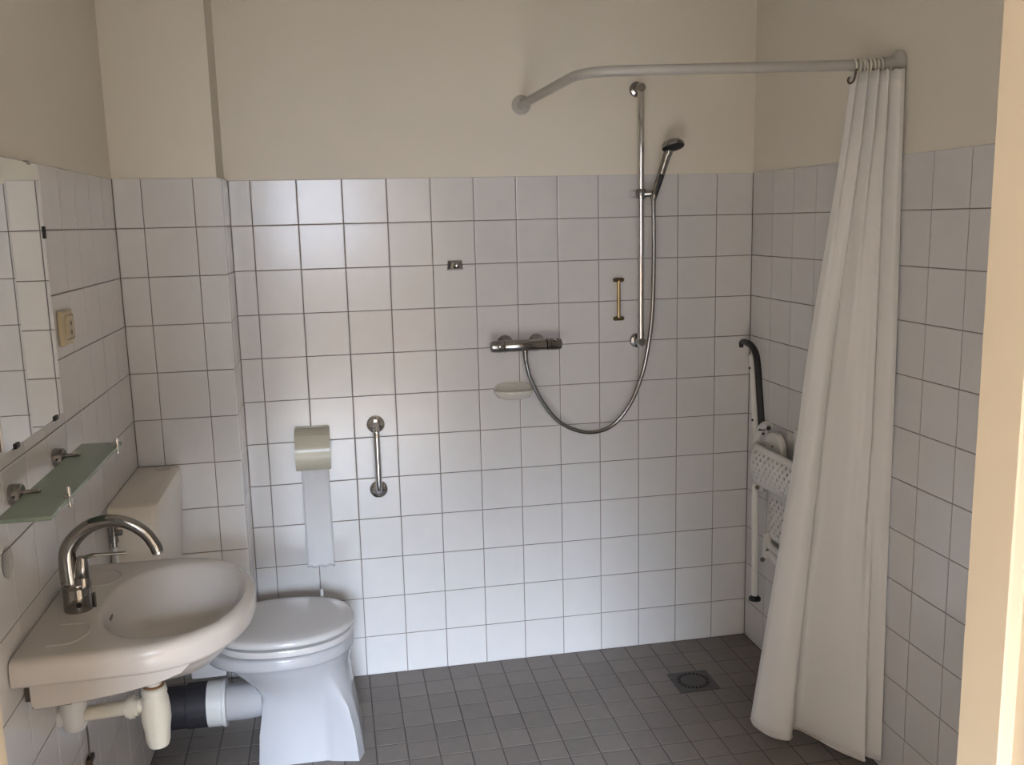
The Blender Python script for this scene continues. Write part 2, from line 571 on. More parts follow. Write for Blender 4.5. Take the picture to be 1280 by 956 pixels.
# ---------------------------------------------------------------- washbasin
BY = -1.235
basin = thing('washbasin', 'off-white ceramic washbasin with oval bowl mounted on the left wall', 'washbasin', (XL + .2, BY, .70))
NB = 72


def rim(inset=0.0, z=.852, back=XL + .003):
    """D-shaped outline, straight along the wall"""
    out = []
    hw, xt, xs = .262 - inset, .043 - inset, -.17
    b = back + (inset if inset > .02 else 0)
    for k in range(NB):
        t = -PI / 2 + PI * k / (NB - 1)
        c, s = math.cos(t), math.sin(t)
        e = 2.15
        x = xs + (xt - xs) * abs(c) ** (2 / e)
        y = hw * math.copysign(abs(s) ** (2 / e), s)
        out.append((x, BY + y, z))
    m = 14
    for k in range(1, m):     # far side to the wall, then along the wall and back
        q = k / m
        out.append((xs + (b - xs) * q, BY + hw + .003 * q, z))
    for k in range(0, m + 1):
        q = k / m
        out.append((b, BY + (hw + .003) * (1 - 2 * q), z))
    for k in range(m - 1, 0, -1):
        q = k / m
        out.append((xs + (b - xs) * q, BY - hw - .003 * q, z))
    return out


NR = len(rim())


def oval(cx, rx, ry, z, ref):
    """oval ring whose vertices are matched by angle to the reference ring"""
    out = []
    for (x, y, _) in ref:
        a = math.atan2((y - BY) / .26, (x - cx) / .22)
        e = 2.25
        c, s = math.cos(a), math.sin(a)
        out.append((cx + rx * math.copysign(abs(c) ** (2 / e), c), BY + ry * math.copysign(abs(s) ** (2 / e), s), z))
    return out


ref = rim()
BCX = -.128
rings = [oval(-.16, .03, .03, .697, ref), oval(-.16, .07, .08, .702, ref), oval(-.155, .115, .13, .722, ref)]
rings += [[(min(x, .043), y, z) for x, y, z in oval(-.165, .165, .19, .763, ref)],
          rim(.03, .796), rim(.012, .797), rim(.004, .799), rim(.001, .806), rim(0, .82), rim(0, .838), rim(.004, .848), rim(.012, .853), rim(.02, .8535)]
rings += [oval(BCX, .150, .213, .852, ref), oval(BCX, .143, .206, .850, ref), oval(BCX, .137, .199, .842, ref), oval(BCX, .128, .187, .815, ref), oval(BCX - .004, .112, .162, .775, ref),
          oval(BCX - .01, .085, .12, .748, ref), oval(BCX - .018, .045, .06, .734, ref), oval(BCX - .02, .022, .022, .730, ref)]
bm = bmesh.new()
loft(bm, rings)
part('basin_body', bm, 'basin_ceramic', basin, sharp=60)
ap = [(-.372, .799), (-.372, .728), (-.366, .7225), (-.335, .724), (-.27, .729), (-.20, .738), (-.14, .749), (-.09, .766), (-.06, .799)]
for q in (-1, 1):
    bm = bmesh.new()
    loft(bm, [[(x, BY + q * y, min(.799, z + dz)) for x, z in ap] for y, dz in ((.208, .012), (.2065, .004), (.200, 0), (.193, 0))])
    part('side_apron', bm, 'basin_ceramic', basin, sharp=40)
part('gap_shade_strip', B(XL + .001, -.37, BY - .19, BY + .19, .735, .80), 'hook_dark', basin)  # added dark strip, stands for the shade in the gap behind the basin
part('overflow_hole', B(-.2605, -.2565, -1.262, -1.235, .818, .8255, .0015), 'hook_dark', basin, label='dark overflow slot')
part('drain_ring', LA((BCX - .02, BY, .7295), (0, 0, 1), [(0, .024), (.003, .024), (.004, .02), (.002, .016)], 24), 'dull_chrome', basin)
for s in (-1, 1):    # shallow soap recess edges
    o = part('soap_ledge', T(smooth_path([(-.335, BY + s * .105, .8535), (-.285, BY + s * .11, .8535), (-.268, BY + s * .155, .8535), (-.29, BY + s * .20, .8535), (-.335, BY + s * .205, .8535)]), .0022, 8), 'basin_ceramic', basin)

# ---------------------------------------------------------------- faucet
FX, FY = -.322, -1.258
fau = thing('basin_faucet', 'chrome basin mixer tap with tall arched spout on the washbasin', 'faucet', (FX, FY, .853))
part('body', LA((FX + .004, FY, .851), (0, 0, 1), [(0, .0285), (.004, .0295), (.05, .0285), (.052, .0275), (.054, .0285), (.062, .0275)], 32), 'dull_chrome', fau)
sp = smooth_path([(FX - .006, FY, .905), (FX - .008, FY, .95), (FX - .005, FY, .985), (-.307, FY, 1.014), (-.277, FY, 1.035), (-.24, FY, 1.042), (-.203, FY, 1.033), (-.172, FY, 1.010), (-.155, FY, .983), (-.149, FY, .966)], 8)
nn = len(sp)
part('spout', T(sp, [.0205 - .0075 * min(1, i / nn * 1.8) for i in range(nn)], 24), 'dull_chrome', fau)
part('aerator', LA((-.1492, FY, .968), (.22, 0, -1), [(0, .0125), (.006, .0125), (.007, .009)], 20), 'chrome', fau)
part('cartridge', LA((FX + .018, FY - .006, .905), (.06, 0, 1), [(0, .0175), (.02, .017), (.0215, .016), (.023, .0165), (.058, .0125), (.064, .011)], 24), 'dull_chrome', fau)
part('lever', T(smooth_path([(FX + .022, FY - .006, .967), (-.275, FY - .002, .970), (-.245, FY + .005, .967), (-.215, FY + .012, .965)]), [.006] * 9 + [.005] * 16, 12, flat=.7), 'dull_chrome', fau)
part('set_screw', LA((FX + .012, FY - .027, .872), (.3, -1, 0), [(0, .006), (.003, .006), (.0035, .004)], 14), 'black_pad', fau)
part('pop_up_rod', T([(FX + .036, FY + .004, .852), (FX + .036, FY + .004, .885)], .003, 10), 'dull_chrome', fau)

# ---------------------------------------------------------------- bottle trap under the basin
trap = thing('bottle_trap', 'cream plastic bottle trap and waste pipe under the washbasin', 'pipe', (-.19, BY, .51))
TXc = -.188
part('tailpiece', LA((TXc, BY, .63), (0, 0, 1), [(0, .017), (.066, .017)], 20), 'pvc', trap)
part('gasket', LA((TXc, BY, .6495), (0, 0, 1), [(0, .0225), (.003, .0225)], 24), 'rust', trap)
part('nut', LA((TXc, BY, .632), (0, 0, 1), [(0, .027), (.003, .028), (.014, .0265), (.017, .023)], 24), 'pvc', trap)
part('bottle', LA((TXc, BY, .505), (0, 0, 1), [(0, .012), (.003, .022), (.014, .0255), (.04, .0275), (.065, .0315), (.09, .0315), (.115, .029), (.128, .0255)], 28), 'pvc', trap)
wp = [(TXc - .02, BY, .607), (-.36, BY, .600)]
part('waste_pipe', T(wp, .0165, 20), 'pvc', trap)
part('pipe_nut', LA((-.235, BY, .6045), (-1, 0, -.04), [(-.012, .021), (-.004, .021), (-.003, .0255), (.008, .0255), (.009, .0225), (.014, .0225)], 20), 'pvc', trap)
bm = bmesh.new()
lathe(bm, (-.358, BY, .566), (0, 0, 1), [(0, .014), (.004, .022), (.015, .027), (.04, .0285), (.068, .028), (.082, .022), (.084, .01)], 24)
tube(bm, [(-.36, BY, .60), (XL - .004, BY, .60)], .022, 18)
part('wall_elbow', bm, 'white_pvc', trap, label='white rounded wall elbow')
bm = bmesh.new()
box(bm, -.375, -.30, BY - .20, BY - .185, .724, .737, .003)
single('basin_fixing', bm, 'hook_dark', 'dark rusty fixing clip under washbasin near the doorway', 'bracket', (-.34, BY - .19, .73))

# thin dark cable below the basin
c0, c1 = on(0, XL + .006, 106, 892), on(0, XL + .006, 112, 945)
cab = thing('wall_cable', 'thin dark cable ending in small brown box under washbasin', 'cable', c1)
part('cable', T([c0, (c0 + c1) / 2 + Vector((.001, .002, 0)), c1], .0022, 8), 'hook_dark', cab)
bm = B(XL + .0005, XL + .014, c1.y - .018, c1.y + .018, c1.z - .075, c1.z, .003)
part('socket_box', bm, 'brown_box', cab)
part('cover_plate', B(XL + .0135, XL + .0155, c1.y - .011, c1.y + .011, c1.z - .067, c1.z - .01, .0008), 'rod_paint', cab)

# clear suction disc on the left wall
single('suction_cup', LA((XL + .0005, -1.435, 1.028), (1, 0, 0), [(0, .030), (.0012, .0305), (.002, .028), (.0026, .012), (.0034, .008)], 32), 'clear_plastic',
       'clear plastic suction disc on tiles below glass shelf', 'suction cup', (XL, -1.435, 1.0))

# ---------------------------------------------------------------- glass shelf
SZ = 1.14
shelf = thing('glass_shelf', 'green tinted glass shelf on chrome brackets above the washbasin', 'shelf', (XL, -1.245, SZ))
part('glass_plate', B(-.362, -.268, -1.545, -.945, SZ - .004, SZ + .004, .001, 1), 'glass_green', shelf)
for y in (-1.075, -1.375):
    b = part('bracket', LA((XL + .0005, y, SZ + .004), (1, 0, 0), [(0, .021), (.002, .0215), (.021, .0205), (.023, .018)], 24), 'dull_chrome', shelf)
    bm = T([(XL + .02, y, SZ + .007), (-.338, y, SZ + .007)], .005, 12)
    box(bm, -.355, -.332, y - .005, y + .005, SZ + .004, SZ + .01, .001)
    part('pin', bm, 'dull_chrome', b)
    part('set_screw', LA((XL + .012, y - .0205, SZ + .004), (0, -1, 0), [(0, .003), (.002, .003)], 10), 'black_pad', b)
for y in (-1.424, -.998):
    part('rail_pin', LA((-.268, y, SZ - .016), (0, 0, 1), [(0, .003), (.003, .0048), (.007, .0035), (.009, .004), (.038, .004), (.041, .0025)], 14), 'chrome', shelf)
    part('pin_clip', B(-.277, -.265, y - .008, y + .008, SZ - .0065, SZ + .0065, .002), 'dull_chrome', shelf)

# ---------------------------------------------------------------- mirror
mir = thing('wall_mirror', 'rectangular frameless mirror held by black clips on the left wall', 'mirror', (XL, -1.2, 1.23))
part('mirror_glass', B(XL + .004, XL + .009, -1.405, -.998, 1.232, 1.794), 'mirror_silver', mir, smooth=False)
part('backing', B(XL + .0006, XL + .004, -1.402, -1.001, 1.235, 1.791), 'hook_dark', mir, smooth=False)
for y, z in ((-.997, 1.645), (-.997, 1.40)):
    if z > 1.5:
        part('clip', B(XL + .0006, XL + .0125, y - .006, y + .005, z - .014, z + .014, .002), 'black_pad', mir)
for y in (-1.06, -1.335):
    part('clip', B(XL + .0006, XL + .0125, y - .013, y + .013, 1.227, 1.238, .002), 'black_pad', mir)
for y in (-1.06, -1.335):
    part('clip', B(XL + .0006, XL + .0115, y - .010, y + .010, 1.79, 1.7985, .002), 'dull_chrome', mir)

# ---------------------------------------------------------------- wall socket
so = thing('wall_socket', 'yellowed plastic wall socket on the tiles beside the mirror', 'socket', (XL, -.895, 1.38))
part('base_plate', B(XL + .0005, XL + .013, -.942, -.850, 1.378, 1.462, .006, 3), 'yellow_plastic', so)
part('raised_cover', B(XL + .010, XL + .018, -.922, -.858, 1.392, 1.45, .007, 3), 'yellow_plastic', so)
for z in (1.408, 1.43):
    part('socket_hole', LA((XL + .0176, -.89, z), (1, 0, 0), [(0, .006), (.001, .006)], 12), 'hook_dark', so)

# ---------------------------------------------------------------- toilet paper holder
HXa, HXb = .094, .213
hol = thing('toilet_roll_holder', 'cream plastic covered toilet roll holder on the back wall', 'holder', (.153, 0, .815))
pr = [(-.0005, .950), (-.030, .950), (-.052, .945), (-.072, .935), (-.088, .912), (-.097, .885), (-.098, .855), (-.090, .830), (-.078, .815), (-.070, .815), (-.080, .835), (-.088, .857), (-.087, .884), (-.079, .906), (-.066, .926), (-.05, .939), (-.03, .945), (-.0005, .945)]
bm = bmesh.new()
loft(bm, [[(x, y + dy, z) for y, z in pr] for x, dy in ((HXa, 0), (HXb, 0))])
bmesh.ops.bevel(bm, geom=[e for e in bm.edges if abs(e.verts[0].co.x - e.verts[1].co.x) < 1e-6], offset=.0015, segments=2, affect='EDGES')
part('cover', bm, 'cream_plastic', hol, sharp=25)
for x in (HXa + .002, HXb - .006):
    bm = bmesh.new()
    loft(bm, [[(xx, y, z) for y, z in ((-.0005, .945), (-.03, .945), (-.066, .926), (-.087, .884), (-.088, .857), (-.05, .83), (-.0005, .83))] for xx in (x, x + .004)])
    part('side_plate', bm, 'cream_plastic', hol, smooth=False)
part('back_plate', B(HXa + .003, HXb - .003, -.005, -.0006, .82, .955, .001), 'cream_plastic', hol)
rp = thing('toilet_paper', 'white toilet paper roll with long strip hanging down the tiles', 'toilet paper', (.158, -.047, .43))
part('roll', LA((.111, -.047, .886), (1, 0, 0), [(0, .02), (.0005, .037), (.0935, .037), (.094, .02)], 32), 'paper', rp)
bm = bmesh.new()
path = [(-.0825, .880), (-.0815, .865), (-.074, .845), (-.055, .815), (-.040, .77), (-.034, .70), (-.031, .6), (-.027, .52), (-.024, .445)]
sp = smooth_path([(0, y, z) for y, z in path], 6)
n = 10
G = []
for i, p in enumerate(sp):
    q = i / len(sp)
    G.append([bm.verts.new((.110 + .0935 * k / n + .001 * q, p.y + .0022 * math.sin(k / n * 5 + q * 4) * q, p.z + .004 * q * math.sin(k * 1.7))) for k in range(n + 1)])
for a, b in zip(G, G[1:]):
    for k in range(n):
        bm.faces.new((a[k], a[k + 1], b[k + 1], b[k]))
o = part('hanging_strip', bm, 'paper', rp)
md = o.modifiers.new('thickness', 'SOLIDIFY')
md.thickness = .0006

# ---------------------------------------------------------------- grab bar
gb = thing('grab_bar', 'short vertical chrome grab bar with round flanges on back wall', 'grab bar', (.375, 0, .709))
for z in (.947, .709):
    f = part('flange', LA((.375, -.0004, z), (0, -1, 0), [(0, .031), (.003, .0315), (.006, .029), (.009, .02), (.012, .012)], 32), 'chrome', gb)
    for k in range(3):
        a = (PI / 2 if z > .8 else -PI / 2) + 2 * PI * k / 3
        part('screw', LA((.375 + .0225 * math.cos(a), -.0068, z + .0225 * math.sin(a)), (0, -1, 0), [(0, .0048), (.002, .0048), (.003, .003)], 12), 'hook_dark', f)
part('bar', T(smooth_path([(.375, -.008, .947), (.375, -.028, .944), (.375, -.041, .932), (.375, -.045, .91), (.375, -.045, .828), (.375, -.045, .746), (.375, -.041, .724), (.375, -.028, .712), (.375, -.008, .709)]), .0112, 18), 'chrome', gb)

# ---------------------------------------------------------------- towel hook
hk = thing('robe_hook', 'small square chrome hook on the back wall tiles', 'hook', (.678, 0, 1.48))
bm = bmesh.new()
loft(bm, [[(.652, 0, 1.515), (.702, 0, 1.515), (.706, 0, 1.481), (.648, 0, 1.481)], [(.655, -.005, 1.5135), (.70, -.005, 1.5135), (.7045, -.007, 1.482), (.6495, -.007, 1.482)], [(.664, -.012, 1.508), (.693, -.012, 1.508), (.696, -.020, 1.487), (.659, -.020, 1.487)]])
part('plate', bm, 'dull_chrome', hk, smooth=False)
part('peg', LA((.68, -.012, 1.497), (0, -1, .15), [(0, .007), (.014, .006), (.016, .009), (.022, .009), (.024, .005)], 18), 'dull_chrome', hk)

# ---------------------------------------------------------------- thermostatic shower mixer
MZ, MY = 1.212, -.07
mx = thing('shower_mixer', 'chrome thermostatic shower mixer bar on the back wall', 'mixer', (.91, 0, MZ))
for x in (.848, .963):
    r = part('rosette', LA((x, -.0004, MZ), (0, -1, 0), [(0, .031), (.004, .0315), (.010, .028), (.018, .018), (.03, .013), (.055, .013)], 28), 'dull_chrome', mx)
part('mixer_body', LA((.833, MY, MZ), (1, 0, 0), [(0, .0195), (.002, .0205), (.148, .0205), (.15, .0195)], 28), 'dull_chrome', mx)
kn = part('flow_knob', LA((.831, MY, MZ), (-1, 0, 0), [(0, .019), (.001, .021), (.012, .0215), (.03, .021), (.043, .0195), (.048, .014), (.0495, .004)], 28), 'dull_chrome', mx)
part('knob_button', LA((.815, MY - .0195, MZ + .002), (0, -1, .1), [(0, .0055), (.004, .005), (.005, .003)], 14), 'chrome', kn)
kn = part('temperature_knob', LA((.985, MY, MZ), (1, 0, 0), [(0, .019), (.001, .0215), (.010, .0215), (.011, .019), (.014, .019), (.015, .0215), (.042, .021), (.053, .018), (.057, .008)], 28), 'dull_chrome', mx)
part('knob_button', LA((1.012, MY - .014, MZ + .015), (0, -.7, .7), [(0, .0055), (.006, .005), (.007, .003)], 14), 'chrome', kn)
part('hose_outlet', LA((.908, MY, MZ - .017), (0, 0, -1), [(0, .011), (.008, .011), (.009, .0095), (.022, .0095), (.024, .007)], 18), 'dull_chrome', mx)

# ---------------------------------------------------------------- riser rail with slider
RX, RY = 1.342, -.05
rail = thing('shower_rail', 'vertical chrome shower riser rail with sliding holder', 'shower rail', (RX, 0, 1.19))
part('tube', LA((RX, RY, 1.185), (0, 0, 1), [(0, .009), (.003, .0125), (.92, .0125), (.923, .009)], 22), 'chrome', rail)
for z in (1.202, 2.092):
    bm = LA((RX, -.0004, z), (0, -1, 0), [(0, .0265), (.006, .027), (.012, .024), (.016, .015), (.06, .0145), (.064, .012)], 26)
    part('wall_mount', bm, 'dull_chrome', rail)
sl = part('slider', LA((RX, RY, 1.713), (0, 0, 1), [(0, .0175), (.002, .0185), (.032, .0185), (.034, .0175)], 22), 'dull_chrome', rail)
part('clamp_knob', LA((RX - .015, RY, 1.73), (-1, 0, 0), [(0, .010), (.01, .010), (.011, .0145), (.024, .0145), (.026, .010)], 20), 'clear_plastic', sl)
part('cradle', LA((RX + .012, RY - .006, 1.73), (1, -.35, 0), [(0, .013), (.022, .012), (.03, .014), (.042, .013), (.044, .009)], 20), 'dull_chrome', sl)

hs = thing('hand_shower', 'chrome hand shower with dark spray face resting in rail holder', 'shower head', (1.385, -.075, 1.72))
hp0, hp1 = Vector((1.378, -.075, 1.708)), Vector((1.424, -.100, 1.868))
part('handle', T(smooth_path([hp0, hp0.lerp(hp1, .3), hp0.lerp(hp1, .7), hp1]), [.0112 + .0035 * i / 24 for i in range(25)], 20), 'dull_chrome', hs)
part('handle_grip', T([hp0.lerp(hp1, .1) + Vector((.001, -.004, -.001)), hp0.lerp(hp1, .55) + Vector((.001, -.0085, -.001))], [.0085, .0095], 14), 'black_pad', hs)
ax = Vector((.10, -.30, -.95)).normalized()
hc = Vector((1.437, -.112, 1.892))
part('head_dome', LA(hc - ax * .022, ax, [(0, .004), (.002, .016), (.008, .030), (.017, .038), (.026, .0405), (.030, .040)], 32), 'dull_chrome', hs)
part('spray_face', LA(hc + ax * .0075, ax, [(0, .038), (.003, .037), (.004, .034), (.0045, .01)], 32), 'black_pad', hs, label='dark spray face')
part('neck', LA(hp1 - Vector((0, 0, .012)), (.1, -.1, 1), [(0, .012), (.012, .015), (.02, .014)], 18), 'dull_chrome', hs)

hose_pts = [(.908, -.07, 1.176), (.911, -.068, 1.15), (.929, -.062, 1.085), (.975, -.055, .995), (1.042, -.05, .917), (1.137, -.05, .878), (1.228, -.052, .896), (1.299, -.055, .975), (1.345, -.062, 1.091), (1.367, -.075, 1.223), (1.376, -.08, 1.338), (1.380, -.08, 1.51), (1.379, -.077, 1.69), (1.379, -.076, 1.712)]
ho = thing('shower_hose', 'flexible metal shower hose looping below the mixer', 'hose', (1.137, -.05, .878))
part('hose_tube', T(smooth_path(hose_pts, 12), .0076, 14), 'dull_chrome', ho)
for a, b in ((hose_pts[0], hose_pts[1]), (hose_pts[-1], hose_pts[-2])):
    a, b = Vector(a), Vector(b)
    part('hose_ferrule', LA(a, b - a, [(0, .008), (.002, .009), (.018, .0085), (.03, .0072)], 16), 'dull_chrome', ho)

# ---------------------------------------------------------------- brass handle
bh = thing('brass_handle', 'small vertical brass handle beside the shower rail', 'handle', (1.268, 0, 1.285))
for z in (1.427, 1.287):
    bm = T([(1.268 - .020, -.020, z), (1.268 - .016, -.020, z), (1.268 + .016, -.020, z), (1.268 + .020, -.020, z)], [.004, .0075, .0075, .004], 14)
    tube(bm, [(1.268, -.0005, z), (1.268, -.02, z)], .0075, 12)
    part('end_post', bm, 'dark_brass', bh, label='tarnished brass end post')
part('grip', LA((1.268, -.020, 1.29), (0, 0, 1), [(0, .0075), (.01, .0062), (.067, .007), (.124, .0062), (.134, .0075)], 16), 'brass', bh)

# ---------------------------------------------------------------- soap dish
sd = thing('soap_dish', 'oval cream ceramic soap dish on back wall under shower mixer', 'soap dish', (.874, 0, 1.02))


def dish(rx, ry, z, n=40, cx=.874):
    out = []
    for k in range(n):
        t = PI * k / (n - 1)
        out.append((cx + rx * math.copysign(abs(math.cos(t)) ** .75, math.cos(t)), -.0005 - ry * math.sin(t) ** .75, z))
    return out


bm = bmesh.new()
loft(bm, [dish(.045, .045, 1.014), dish(.060, .068, 1.020), dish(.069, .080, 1.035), dish(.071, .084, 1.046), dish(.069, .083, 1.049), dish(.063, .077, 1.048), dish(.058, .071, 1.040), dish(.045, .055, 1.031), dish(.01, .02, 1.029)])
part('tray', bm, 'soap_ceramic', sd, sharp=40)
bm = bmesh.new()
loft(bm, [[(.874 + a * .071, -.0005, 1.047 + .024 * math.sqrt(max(0, 1 - abs(a) ** 4))) for a in [i / 14 - 1 for i in range(29)]] + [(.945, -.0005, 1.03), (.803, -.0005, 1.03)],
          [(.874 + a * .069, -.008, 1.046 + .022 * math.sqrt(max(0, 1 - abs(a) ** 4))) for a in [i / 14 - 1 for i in range(29)]] + [(.943, -.008, 1.03), (.805, -.008, 1.03)]])
part('back_plate', bm, 'soap_ceramic', sd, sharp=40)

# ---------------------------------------------------------------- floor drain
dr = thing('floor_drain', 'square steel floor drain with ring of slots in shower area', 'drain', ((DRX0 + DRX1) / 2, (DRY0 + DRY1) / 2, 0))
part('plate', B(DRX0, DRX1, DRY0, DRY1, .0006, .0032, .0008, 1), 'drain_steel', dr, smooth=False)
part('round_grate', LA(((DRX0 + DRX1) / 2, (DRY0 + DRY1) / 2, .003), (0, 0, 1), [(0, .062), (.0012, .0615), (.0014, .042), (.0026, .041)], 40), 'drain_steel', dr)
for k in range(24):
    a = 2 * PI * (k + .5) / 24
    bm = B(.045, .0585, -.0036, .0036, .0043, .0048)
    bmesh.ops.rotate(bm, verts=bm.verts, cent=(0, 0, 0), matrix=Matrix.Rotation(a, 3, 'Z'))
    bmesh.ops.translate(bm, verts=bm.verts, vec=((DRX0 + DRX1) / 2, (DRY0 + DRY1) / 2, 0))
    part('slot', bm, 'black_hole', dr, smooth=False)

# ---------------------------------------------------------------- curtain rod, rings, curtain
RZ = 2.04
rod = thing('curtain_rod', 'grey painted bent shower curtain rod between back and right walls', 'curtain rod', (.925, 0, RZ))
a0, a1 = Vector((.925, -.01, RZ)), on(2, RZ, 716, 95.8)
b0, b1 = on(2, RZ, 766, 88.6), Vector((XR - .01, -.89, RZ))
da, db = (a1 - a0).normalized(), (b0 - b1).normalized()
den = da.x * db.y - da.y * db.x
tt = ((b1.x - a0.x) * db.y - (b1.y - a0.y) * db.x) / den
cor = a0 + da * tt                                   # where the two straight runs would meet
rp_ = [a0.lerp(cor - da * .11, k / 6) for k in range(7)]
for k in range(1, 12):                               # rounded bend
    q = k / 12
    rp_.append((cor - da * .11) * (1 - q) ** 2 + cor * (2 * q * (1 - q)) + (cor - db * .11) * q * q)
rp_ += [(cor - db * .11).lerp(b1, k / 8) for k in range(9)]
ROD_A, ROD_B = cor, b1
part('tube', T(rp_, .0142, 20), 'rod_paint', rod)
part('flange', LA((.925, -.0004, RZ), (0, -1, 0), [(0, .033), (.006, .033), (.012, .027), (.016, .019), (.04, .0175)], 28), 'rod_paint', rod)
part('flange', LA((XR - .0004, -.89, RZ), (-1, .03, 0), [(0, .036), (.006, .036), (.014, .030), (.020, .021), (.05, .0185)], 28), 'rod_paint', rod)


def rody(x):
    return ROD_A.y + (x - ROD_A.x) / (ROD_B.x - ROD_A.x) * (ROD_B.y - ROD_A.y)


ring_pos = [1.668, 1.679, 1.688, 1.698, 1.707, 1.717, 1.727, 1.736, 1.748, 1.757]
for i, x in enumerate(ring_pos):
    a = random.uniform(-.35, .1)
    t = random.uniform(-.15, .15)
    pts = []
    for k in range(25):
        q = 2 * PI * k / 24
        yy, zz = .0195 * math.sin(q), .0215 * math.cos(q) - .0045
        pts.append((x + a * .012 * math.cos(q) + t * .02 * math.sin(q), rody(x) + yy, RZ + zz))
    first = i == 0
    lab = 'curtain ring with open hanging hook at free edge of curtain' if first else 'thin beige wire curtain ring on rod above white shower curtain'
    g = thing('curtain_ring', lab, 'curtain ring', (x, rody(x), RZ), 'curtain rings bunched on the rod')
    part('wire', T(pts, .0024, 8, cap=False), 'ring_wire', g)
    if first:
        part('hook', T(smooth_path([(x - .001, rody(x) - .018, RZ - .012), (x - .006, rody(x) - .02, RZ - .032), (x - .012, rody(x) - .02, RZ - .046), (x - .022, rody(x) - .02, RZ - .05), (x - .027, rody(x) - .02, RZ - .042), (x - .022, rody(x) - .02, RZ - .034)]), .0028, 10), 'hook_dark', g)


def plan(ctrl, n):
    d = smooth_path([(a, b, 0) for a, b in ctrl], 24)
    L = [0]
    for p, q in zip(d, d[1:]):
        L.append(L[-1] + (q - p).length)
    out, j = [], 0
    for i in range(n):
        s = L[-1] * i / (n - 1)
        while j < len(L) - 2 and L[j + 1] < s:
            j += 1
        f = (s - L[j]) / max(1e-9, L[j + 1] - L[j])
        out.append(d[j].lerp(d[j + 1], min(1, f)))
    return out


top_c = [(1.662, -.868)]
for i in range(9):
    x = 1.668 + i * .0115
    top_c.append((x, -.875 + (-.018 if i % 2 == 0 else .012) - .006 * i))
top_c += [(1.770, -.942), (1.777, -.94)]
mid_c = [(1.592, -.765), (1.594, -.80), (1.612, -.835), (1.640, -.828), (1.655, -.805), (1.668, -.826), (1.692, -.885), (1.716, -.90), (1.722, -.905), (1.733, -.925), (1.742, -.905), (1.765, -.945), (1.783, -.952)]
bot_c = [(1.512, -.655), (1.505, -.70), (1.525, -.765), (1.565, -.80), (1.590, -.785), (1.598, -.752), (1.625, -.745), (1.650, -.79), (1.685, -.88), (1.716, -.935), (1.736, -.960), (1.745, -.925), (1.762, -.945), (1.783, -.968)]
NU, NV = 170, 60
A_, M_, Bt = plan(top_c, NU), plan(mid_c, NU), plan(bot_c, NU)
bm = bmesh.new()
G = []
Z0, Z1 = 2.024, .028
for j in range(NV + 1):
    v = j / NV
    row = []
    for i in range(NU):
        if v < .5:
            t = v / .5
            k = t * t * (3 - 2 * t) * .35 + t * .65
            p = A_[i].lerp(M_[i], k)
        else:
            t = (v - .5) / .5
            p = M_[i].lerp(Bt[i], t)
        u = i / (NU - 1)
        z = Z0 + (Z1 - Z0) * v
        z += (1 - v) * (-.004 * abs(math.sin(u * PI * 10)))
        row.append(bm.verts.new((min(p.x, XR - .006), p.y + .002 * math.sin(9 * u + 7 * v), z)))
    G.append(row)
for a, b in zip(G, G[1:]):
    for k in range(NU - 1):
        bm.faces.new((a[k], a[k + 1], b[k + 1], b[k]))
cu = thing('shower_curtain', 'long white shower curtain gathered on the rod by the right wall', 'curtain', (1.66, -.85, .02))
o = part('curtain_cloth', bm, 'curtain', cu, sharp=180)
md = o.modifiers.new('thickness', 'SOLIDIFY')
md.thickness = .0012
bm = bmesh.new()
hem = [(Bt[i].x, Bt[i].y - .0012, Z1 + .004) for i in range(0, NU, 2)]
tube(bm, hem, .0022, 6)
part('hem', bm, 'curtain', cu)
stain = [(Bt[i].x, Bt[i].y - .0014, Z1 + .0045) for i in range(NU) if 1.588 < Bt[i].x < 1.665 and Bt[i].y > -.83]
part('stained_hem', T(stain, .0024, 6), 'curtain_stain', cu, label='brownish stained stretch of hem')

# ---------------------------------------------------------------- folding shower seat on the right wall
st = thing('folding_shower_seat', 'white folded shower seat with perforated panels and black armrest', 'shower seat', (XR, -.3, .28))
AX = 1.728
g = lambda u, v, x=AX: on(0, x, u, v)
pad_px = [(926.5, 434), (927, 428), (931, 427), (938, 431), (944, 440), (947, 455), (949, 485), (951, 515), (952.5, 538)]
pad = smooth_path([g(u, v) for u, v in pad_px], 8)
part('armrest_pad', T(pad, [.0075 + .0045 * min(1, i / 22) for i in range(len(pad))], 16), 'black_pad', st, label='black foam armrest pad')
arm_px = [(939, 443), (941, 470), (943.5, 520), (946, 550), (950, 575)]
part('armrest_tube', T(smooth_path([g(u, v, AX + .004) + Vector((0, 0, 0)) for u, v in arm_px], 6), .0105, 16), 'white_coat', st)
for u, v in ((937.5, 460), (941, 525)):
    q = g(u, v, AX - .006)
    part('rivet', LA(q + Vector((.001, .002, 0)), (-1, -.6, 0), [(0, .0045), (.003, .0045), (.004, .002)], 10), 'black_pad', st)
q = g(957, 545, AX)
part('hinge_arm', T(smooth_path([g(945, 553), g(950, 537), g(956, 531), g(962, 531.5)]), .013, 14), 'white_coat', st)
part('hinge_cap', LA(g(961.5, 535, AX - .012), (-.9, -.6, 0), [(0, .008), (.006, .008), (.008, .004)], 14), 'black_pad', st)
part('hinge_pin', LA(g(954.5, 542, AX - .012), (-.9, -.6, 0), [(0, .005), (.004, .005), (.005, .002)], 12), 'black_pad', st)
dc = on(0, 1.752, 968, 562)
part('pivot_disc', LA(dc + Vector((.014, 0, -.005)), (-1, 0, 0), [(0, .066), (.004, .067), (.018, .066), (.022, .062)], 36), 'white_coat', st)
for dz in (.012, -.03):
    part('disc_screw', LA(dc + Vector((-.008, 0, dz)), (-1, 0, 0), [(0, .004), (.002, .004)], 10), 'hook_dark', st)


